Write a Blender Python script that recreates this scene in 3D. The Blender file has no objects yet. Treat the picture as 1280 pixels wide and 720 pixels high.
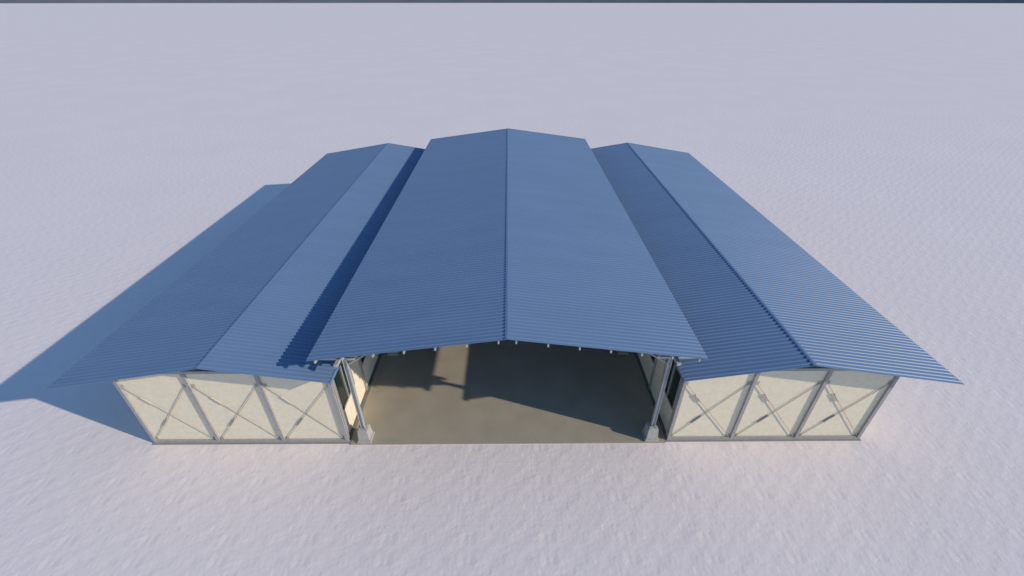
import bpy, math, random
from mathutils import Vector
random.seed(4)
S=bpy.context.scene
S.view_settings.view_transform='Standard'
try: S.view_settings.look='None'
except Exception: pass
S.view_settings.exposure=0

# ------------------------------------------------------------ materials
def mat(name, col, rough=.7, var=.12, scale=3, bump=0.0, bscale=40, metal=0.0, spec=.5, col2=None, stretch=(1,1,1), detail=6):
    m=bpy.data.materials.new(name); m.use_nodes=True
    n=m.node_tree.nodes; l=m.node_tree.links
    b=n['Principled BSDF']
    b.inputs['Roughness'].default_value=rough; b.inputs['Metallic'].default_value=metal
    b.inputs['Specular IOR Level'].default_value=spec
    tc=n.new('ShaderNodeTexCoord'); mp=n.new('ShaderNodeMapping'); mp.inputs['Scale'].default_value=stretch
    l.new(tc.outputs['Object'],mp.inputs['Vector'])
    nz=n.new('ShaderNodeTexNoise'); nz.inputs['Scale'].default_value=scale; nz.inputs['Detail'].default_value=detail
    l.new(mp.outputs[0],nz.inputs['Vector'])
    r=n.new('ShaderNodeValToRGB')
    a=[c*(1-var) for c in col]; c2=[min(1,c*(1+var)) for c in (col2 or col)]
    r.color_ramp.elements[0].position=.3; r.color_ramp.elements[1].position=.7
    r.color_ramp.elements[0].color=(*a,1); r.color_ramp.elements[1].color=(*c2,1)
    l.new(nz.outputs['Fac'],r.inputs[0]); l.new(r.outputs[0],b.inputs['Base Color'])
    if bump:
        z=n.new('ShaderNodeTexNoise'); z.inputs['Scale'].default_value=bscale; z.inputs['Detail'].default_value=3
        l.new(tc.outputs['Object'],z.inputs['Vector'])
        bp=n.new('ShaderNodeBump'); bp.inputs['Strength'].default_value=1; bp.inputs['Distance'].default_value=bump
        l.new(z.outputs['Fac'],bp.inputs['Height']); l.new(bp.outputs[0],b.inputs['Normal'])
    return m

M_roof=mat('painted_blue_steel',(.135,.212,.345),rough=.5,var=.04,scale=1.0,stretch=(.3,1.2,1),spec=.35,detail=4)
M_under=mat('steel_underside',(.13,.14,.16),rough=.6)
M_wall=mat('cream_panel',(.79,.695,.535),rough=.9,var=.05,scale=6,bump=.006,bscale=35,spec=.2)
M_frame=mat('grey_steel_frame',(.34,.325,.31),rough=.55,var=.1,scale=8)
M_brace=mat('brace_steel',(.43,.385,.33),rough=.55,var=.1,scale=8)
M_white=mat('galvanised_steel',(.43,.43,.43),rough=.5,var=.08,scale=9,metal=.1)
M_floor=mat('concrete_floor',(.38,.335,.265),rough=.42,var=.07,scale=1.1,bump=.003,bscale=30,spec=.4)
M_conc=mat('concrete',(.42,.39,.36),rough=.9,var=.12,scale=7,bump=.006,bscale=30,spec=.2)
M_glass=mat('dark_window_glass',(.02,.032,.028),rough=.08,var=.05,spec=.6)
M_dark=mat('gable_sun_block',(.10,.10,.11),rough=.8,var=.05)  # dark colour stands in for the shade inside the open gable gap
M_base=mat('plinth_trim',(.27,.25,.22),rough=.8,var=.1)
M_hill=mat('far_hills',(.11,.125,.15),rough=1,var=.1,scale=.002,spec=0)

def ground_mat():
    m=bpy.data.materials.new('pale_sand'); m.use_nodes=True
    n=m.node_tree.nodes; l=m.node_tree.links; b=n['Principled BSDF']
    b.inputs['Roughness'].default_value=.95; b.inputs['Specular IOR Level'].default_value=.1
    tc=n.new('ShaderNodeTexCoord')
    def math_(op,a,b_=0,c_=None):
        q=n.new('ShaderNodeMath'); q.operation=op
        for i,x in enumerate((a,b_)):
            if isinstance(x,(int,float)): q.inputs[i].default_value=x
            else: l.new(x,q.inputs[i])
        return q.outputs[0]
    sp=n.new('ShaderNodeSeparateXYZ'); l.new(tc.outputs['Object'],sp.inputs[0])
    def tiled(size):
        c=n.new('ShaderNodeCombineXYZ')
        l.new(math_('PINGPONG',sp.outputs[0],size),c.inputs[0]); l.new(math_('PINGPONG',sp.outputs[1],size*.8),c.inputs[1])
        return c.outputs[0]
    def noise(sc,det=4,vec=None):
        z=n.new('ShaderNodeTexNoise'); z.inputs['Scale'].default_value=sc; z.inputs['Detail'].default_value=det
        l.new(vec or tc.outputs['Object'],z.inputs['Vector']); return z.outputs['Fac']
    t1=tiled(1.15)
    h=math_('MULTIPLY',noise(2.6,4,t1),.07)
    h=math_('ADD',h,math_('MULTIPLY',noise(.5,3),.035))
    h=math_('ADD',h,math_('MULTIPLY',noise(1.7,3),.02))
    h=math_('ADD',h,math_('MULTIPLY',noise(14,2),.005))
    bp=n.new('ShaderNodeBump'); bp.inputs['Distance'].default_value=1; bp.inputs['Strength'].default_value=.45
    l.new(h,bp.inputs['Height']); l.new(bp.outputs[0],b.inputs['Normal'])
    r=n.new('ShaderNodeValToRGB'); r.color_ramp.elements[0].position=.3; r.color_ramp.elements[1].position=.7
    r.color_ramp.elements[0].color=(.755,.67,.655,1); r.color_ramp.elements[1].color=(.81,.725,.705,1)
    mx=math_('ADD',math_('MULTIPLY',noise(.12,5),.6),math_('MULTIPLY',noise(5,3,t1),.4))
    l.new(mx,r.inputs[0]); l.new(r.outputs[0],b.inputs['Base Color'])
    return m

# ------------------------------------------------------------ helpers
root=bpy.data.objects.new('steel_roofed_warehouse',None); S.collection.objects.link(root)
def mesh(name,vs,fs,mats,parent=root,fm=None):
    me=bpy.data.meshes.new(name); me.from_pydata(vs,[],fs); me.update()
    for m in (mats if isinstance(mats,list) else [mats]): me.materials.append(m)
    if fm:
        for p,i in zip(me.polygons,fm): p.material_index=i
    o=bpy.data.objects.new(name,me); S.collection.objects.link(o)
    if parent: o.parent=parent
    return o
class B:
    def __init__(s): s.v=[]; s.f=[]
    def box(s,x0,x1,y0,y1,z0,z1):
        x0,x1=min(x0,x1),max(x0,x1)
        k=len(s.v)
        s.v+=[(x0,y0,z0),(x1,y0,z0),(x1,y1,z0),(x0,y1,z0),(x0,y0,z1),(x1,y0,z1),(x1,y1,z1),(x0,y1,z1)]
        s.f+=[tuple(k+i for i in q) for q in ((3,2,1,0),(4,5,6,7),(0,1,5,4),(1,2,6,5),(2,3,7,6),(3,0,4,7))]
    def beam(s,p,q,w,h,up=(0,0,1)):
        p=Vector(p);q=Vector(q);d=(q-p).normalized(); u=Vector(up)
        sx=d.cross(u)
        if sx.length<1e-4: sx=d.cross(Vector((0,1,0)))
        sx.normalize(); uu=sx.cross(d).normalized(); k=len(s.v)
        for c in (p,q):
            for a,b in ((-1,-1),(1,-1),(1,1),(-1,1)):
                s.v.append(tuple(c+sx*a*w/2+uu*b*h/2))
        s.f+=[tuple(k+i for i in t) for t in ((3,2,1,0),(4,5,6,7),(0,1,5,4),(1,2,6,5),(2,3,7,6),(3,0,4,7))]
    def tube(s,p,q,r,n=8):
        p=Vector(p);q=Vector(q);d=(q-p).normalized(); a=d.orthogonal().normalized(); b=d.cross(a); k=len(s.v)
        for c in (p,q):
            for i in range(n):
                t=2*math.pi*i/n; s.v.append(tuple(c+a*r*math.cos(t)+b*r*math.sin(t)))
        for i in range(n):
            j=(i+1)%n; s.f.append((k+i,k+j,k+n+j,k+n+i))
        s.f.append(tuple(k+i for i in range(n))[::-1]); s.f.append(tuple(k+n+i for i in range(n)))
    def make(s,name,m,bevel=0):
        o=mesh(name,s.v,s.f,m)
        if bevel:
            bv=o.modifiers.new('bevel','BEVEL'); bv.width=bevel; bv.segments=2
        return o

Y0,Y1=9.5,33.8      # roof extent
YW,YB=10.08,33.2    # walls
CR,CE,CX=5.12,4.35,5.80
SR,SXR=4.07,9.02
SL=.164
def sz(x): return SR-SL*abs(abs(x)-SXR)

def roof_sheet(name,xa,za,xb,zb,pitch=.165,h=.022,th=.012):
    vs=[];fs=[];fm=[]
    ys=[];y=Y0
    while y<Y1-1e-6:
        ys+=[(y,0),(y+pitch*.48,0),(y+pitch*.62,h),(y+pitch*.86,h)]; y+=pitch
    ys.append((Y1,0))
    for yy,dz in ys:
        yy=min(yy,Y1)
        vs+=[(xa,yy,za+dz),(xb,yy,zb+dz),(xa,yy,za+dz-th),(xb,yy,zb+dz-th)]
    for i in range(len(ys)-1):
        a=4*i;b=a+4
        fs+=[(a,a+1,b+1,b),(a+2,b+2,b+3,a+3),(a+1,a+3,b+3,b+1),(a,b,b+2,a+2)]; fm+=[0,1,0,0]
    fs+=[(0,2,3,1),(len(vs)-4,len(vs)-3,len(vs)-1,len(vs)-2)]; fm+=[0,0]
    return mesh(name,vs,fs,[M_roof,M_under],fm=fm)
roof_sheet('center_roof_slope_1',0,CR,CX,CE); roof_sheet('center_roof_slope_2',0,CR,-CX,CE)
for s,t in ((1,'east'),(-1,'west')):
    roof_sheet('side_roof_outer_'+t,s*SXR,SR,s*13.85,sz(13.85))
    roof_sheet('side_roof_inner_'+t,s*SXR,SR,s*5.35,sz(5.35))
def cap(name,x,z,sl,w=.07):
    vs=[];h=.028
    for yy in (Y0-.008,Y1+.008):
        vs+=[(x-w,yy,z+h-w*sl-.002),(x,yy,z+h),(x+w,yy,z+h-w*sl-.002),(x-w,yy,z+h-w*sl-.006),(x,yy,z+h-.005),(x+w,yy,z+h-w*sl-.006)]
    fs=[(0,1,7,6),(1,2,8,7),(3,9,10,4),(4,10,11,5),(0,3,4,1),(1,4,5,2),(6,7,10,9),(7,8,11,10),(0,6,9,3),(2,5,11,8)]
    mesh(name,vs,fs,M_roof)
cap('ridge_cap_center',0,CR,.133)
cap('ridge_cap_east',SXR,SR,SL); cap('ridge_cap_west',-SXR,SR,SL)

pb=B()
sl=(CR-CE)/CX
for s in (1,-1):
    for x in (.25,1.15,2.05,2.95,3.85,4.75,5.55):
        z=CR-sl*x-.075
        pb.box(s*x-.022,s*x+.022,Y0-.015,Y1-.1,z-.05,z+.04)
pb.make('center_roof_purlins',M_white)
pb=B()
for s in (1,-1):
    for x in (5.6,6.7,7.8,8.8,9.25,10.3,11.4,12.5,13.5):
        z=sz(x)-.075
        pb.box(s*x-.03,s*x+.03,Y0+.3,Y1-.3,z-.05,z+.05)
pb.make('side_roof_purlins',M_white)

fb=B(); pd=B(); col=B()
NF=6; ys=[YW+.15+i*(YB-YW-.3)/(NF-1) for i in range(NF)]
for yy in ys:
    for s in (1,-1):
        fb.beam((0,yy,CR-.24),(s*5.7,yy,CR-sl*5.7-.24),.12,.2)
        fb.beam((s*5.12,yy,3.45),(s*3.9,yy,CR-sl*3.9-.36),.05,.05)
        x=s*5.04
        zt=CR-sl*5.04-.34
        col.box(x-.062,x-.05,yy-.062,yy+.062,.615,zt)
        col.box(x+.05,x+.062,yy-.062,yy+.062,.615,zt)
        col.box(x-.049,x+.049,yy-.005,yy+.005,.615,zt)
        col.box(x-.14,x+.14,yy-.14,yy+.14,.586,.612)
        col.box(x-.12,x+.12,yy-.1,yy+.1,zt+.001,zt+.02)
        for a_ in (-.11,.11):
            for b_ in (-.11,.11): col.tube((x+a_,yy+b_,.6),(x+a_,yy+b_,.66),.015,6)
        col.beam((s*5.11,yy-.02,3.95),(s*5.62,yy-.02,3.2),.045,.045)
        pd.box(x-.24,x+.24,yy-.24,yy+.24,.02,.12)
        k=len(pd.v)
        for (w,z_) in ((.205,.12),(.17,.585)):
            pd.v+=[(x-w,yy-w,z_),(x+w,yy-w,z_),(x+w,yy+w,z_),(x-w,yy+w,z_)]
        pd.f+=[tuple(k+i for i in q) for q in ((3,2,1,0),(4,5,6,7),(0,1,5,4),(1,2,6,5),(2,3,7,6),(3,0,4,7))]
fb.make('center_rafters',M_frame); col.make('center_columns',M_white); pd.make('column_pedestals',M_conc,.012)
eb=B()
for s in (1,-1):
    eb.box(s*5.04-.05,s*5.04+.05,Y0+.1,YB+.3,4.0,4.1)
    eb.beam((s*4.6,YW-.12,4.02),(s*5.95,YW-.12,4.02),.06,.07)
eb.make('eave_beams',M_white)

fl=B(); fl.box(-5.52,5.52,YW-.12,YB+.1,-.2,.035); fl.make('floor_slab',M_floor)

ZT=3.42
for s,t in ((1,'east'),(-1,'west')):
    xi,xo=5.6,12.42
    def bx(b,x0,x1,*r):
        a,c=sorted((s*x0,s*x1)); b.box(a,c,*r)
    w=B()
    bx(w,xi+.05,xo-.05,YW+.05,YW+.11,.10,ZT-.06)
    bx(w,xi+.05,xo-.05,YB-.11,YB-.05,.10,ZT-.06)
    bx(w,xo-.11,xo-.052,YW+.112,YB-.112,.10,ZT-.06)
    w.make('wall_panels_'+t,M_wall)
    g=B()  # added dark panels behind the gable gap, keep sun streaks off the floor
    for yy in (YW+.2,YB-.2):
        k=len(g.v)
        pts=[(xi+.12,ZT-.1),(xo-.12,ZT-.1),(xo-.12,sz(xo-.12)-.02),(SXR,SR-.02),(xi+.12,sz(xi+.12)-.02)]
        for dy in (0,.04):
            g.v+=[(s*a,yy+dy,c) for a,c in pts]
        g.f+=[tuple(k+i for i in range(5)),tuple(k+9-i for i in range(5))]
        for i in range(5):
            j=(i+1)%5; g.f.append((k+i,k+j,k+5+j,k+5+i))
    g.make('gable_sun_block_'+t,M_dark)
    iw=B(); fr=B(); gl=B()
    bays=10; L=(YB-.112-YW-.112)/bays
    for i in range(bays):
        a=YW+.112+i*L; c=a+L
        wa,wc=a+.18,c-.85
        z0,z1=1.3,2.85
        X0,X1=xi+.052,xi+.11
        bx(iw,X0,X1,a,c,.10,z0); bx(iw,X0,X1,a,c,z1,ZT+.03)
        bx(iw,X0,X1,a,wa,z0,z1); bx(iw,X0,X1,wc,c,z0,z1)
        bx(gl,X0+.02,X0+.03,wa,wc,z0,z1)
        for (p,q,r1,r2) in ((wa-.04,wc+.04,z0-.05,z0),(wa-.04,wc+.04,z1,z1+.05),(wa-.04,wa,z0,z1),(wc,wc+.04,z0,z1),((wa+wc)/2-.02,(wa+wc)/2+.02,z0,z1)):
            bx(fr,xi+.02,X0+.018,p,q,r1,r2)
        bx(fr,xi-.01,xi+.049,a-.05,a+.05,.12,ZT-.08)
    iw.make('inner_wall_'+t,M_wall); fr.make('inner_window_frames_'+t,M_frame); gl.make('inner_window_glass_'+t,M_glass)
    f=B()
    px=[xi,xi+(xo-xi)/3,xi+2*(xo-xi)/3,xo]
    for yf,yb in ((YW-.02,YW+.048),(YB-.048,YB+.02)):
        for i,x in enumerate(px):
            xx=x+(.055 if i==0 else -.055 if i==3 else 0)
            bx(f,xx-.055,xx+.055,yf,yb,.10,ZT-.08)
        bx(f,xi,xo,yf+.003,yb,.02,.098)
        bx(f,xi-.02,xo+.02,yf-.02,yb+.05,ZT-.078,ZT+.03)
        for i in range(3):
            bx(f,px[i]+(.112 if i==0 else .057),px[i+1]-(.112 if i==2 else .057),yf+.012,yb,.10,.15)
    for i in range(11):
        yy=YW+.1+i*(YB-YW-.2)/10
        bx(f,xo-.05,xo+.01,yy-.05,yy+.05,.1,ZT-.08)
    bx(f,xo-.05,xo+.02,YW+.1,YB-.1,ZT-.078,ZT+.03); bx(f,xi-.02,xi+.05,YW+.1,YB-.1,ZT-.078,ZT+.03)
    for yy in (YW+.02,YB-.02):
        for a_,b_ in ((SXR,xi-.2),(SXR,xo+1.2)):
            f.beam((s*a_,yy,sz(a_)-.19),(s*b_,yy,sz(b_)-.19),.08,.12)
    for yy in ys[1:-1]:
        for a_,b_ in ((SXR,xi-.2),(SXR,xo+1.2)):
            f.beam((s*a_,yy,sz(a_)-.19),(s*b_,yy,sz(b_)-.19),.08,.12)
    f.make('wall_frame_'+t,M_frame)
    xb=B()
    yc=YW+.022
    for i in range(3):
        a,c=px[i]+.12,px[i+1]-.12; zb,zt=.18,2.75
        for n_,(p,q) in enumerate((((s*a,yc,zb),(s*c,yc,zt)),((s*a,yc-.014,zt),(s*c,yc-.014,zb)))):
            xb.tube(p,q,.011,6)
            p=Vector(p);q=Vector(q)
            lo,hi=(p,q) if p.z<q.z else (q,p)
            k0=.28 if n_==(0 if s>0 else 1) else .68
            xb.tube(lo.lerp(hi,k0),lo.lerp(hi,k0+.13),.028,8)
            for e in (p,q):
                xb.box(e.x-.07,e.x+.07,yc+.013,yc+.018,e.z-.07,e.z+.07)
    xb.make('cross_bracing_'+t,M_brace)
    pl=B(); bx(pl,xi-.04,xo+.05,YW-.07,YB+.07,-.2,.018); pl.make('plinth_'+t,M_base)
    gt=B(); bx(gt,5.30,5.348,Y0+.02,Y1-.02,sz(5.35)-.1,sz(5.35)+.01); gt.make('eave_trim_'+t,M_roof)

# ------------------------------------------------------------ ground, hills
def ring_ground():
    vs=[(0,20,0)];fs=[];n=64;rad=[30,80,250,900,3500,12000]
    for r in rad:
        for i in range(n):
            a=2*math.pi*i/n; vs.append((r*math.cos(a),20+r*math.sin(a),0))
    for i in range(n): fs.append((0,1+i,1+(i+1)%n))
    for k in range(len(rad)-1):
        for i in range(n):
            j=(i+1)%n; fs.append((1+k*n+i,1+(k+1)*n+i,1+(k+1)*n+j,1+k*n+j))
    return mesh('ground',vs,fs,ground_mat(),parent=None)
ring_ground()
vs=[];fs=[];n=240
for i in range(n):
    a=2*math.pi*i/n; h=150+22*math.sin(a*9)+14*math.sin(a*23+1)+8*random.random()
    vs+=[(9000*math.cos(a),9000*math.sin(a),-5),(9300*math.cos(a),9300*math.sin(a),h),(10500*math.cos(a),10500*math.sin(a),-5)]
for i in range(n):
    j=(i+1)%n; fs+=[(3*i,3*j,3*j+1,3*i+1),(3*i+1,3*j+1,3*j+2,3*i+2)]
mesh('distant_hills',vs,fs,M_hill,parent=None)

# ------------------------------------------------------------ light
d=Vector((-6.6,2.3,-3.2)).normalized()
sun=bpy.data.lights.new('sun','SUN'); sun.energy=3.7; sun.angle=math.radians(.7); sun.color=(1,.90,.75)
so=bpy.data.objects.new('sun',sun); S.collection.objects.link(so); so.rotation_euler=d.to_track_quat('-Z','Y').to_euler()
w=bpy.data.worlds.new('World'); S.world=w; w.use_nodes=True
nt=w.node_tree; bg=nt.nodes['Background']; sky=nt.nodes.new('ShaderNodeTexSky'); sky.sky_type='NISHITA'; sky.sun_disc=False
sky.sun_elevation=math.asin(-d.z); sky.sun_rotation=math.atan2(-d.x,-d.y)
sky.air_density=1.25; sky.dust_density=0; sky.ozone_density=6.0
nt.links.new(sky.outputs[0],bg.inputs[0]); bg.inputs[1].default_value=.15

# ------------------------------------------------------------ camera
cd=bpy.data.cameras.new('camera'); cam=bpy.data.objects.new('camera',cd); S.collection.objects.link(cam); S.camera=cam
cd.sensor_width=36; cd.lens=550/1280*36; cd.clip_start=.1; cd.clip_end=30000
cam.location=(.06,0,13); cam.rotation_euler=(math.radians(90-33.02),0,math.radians(-.4))
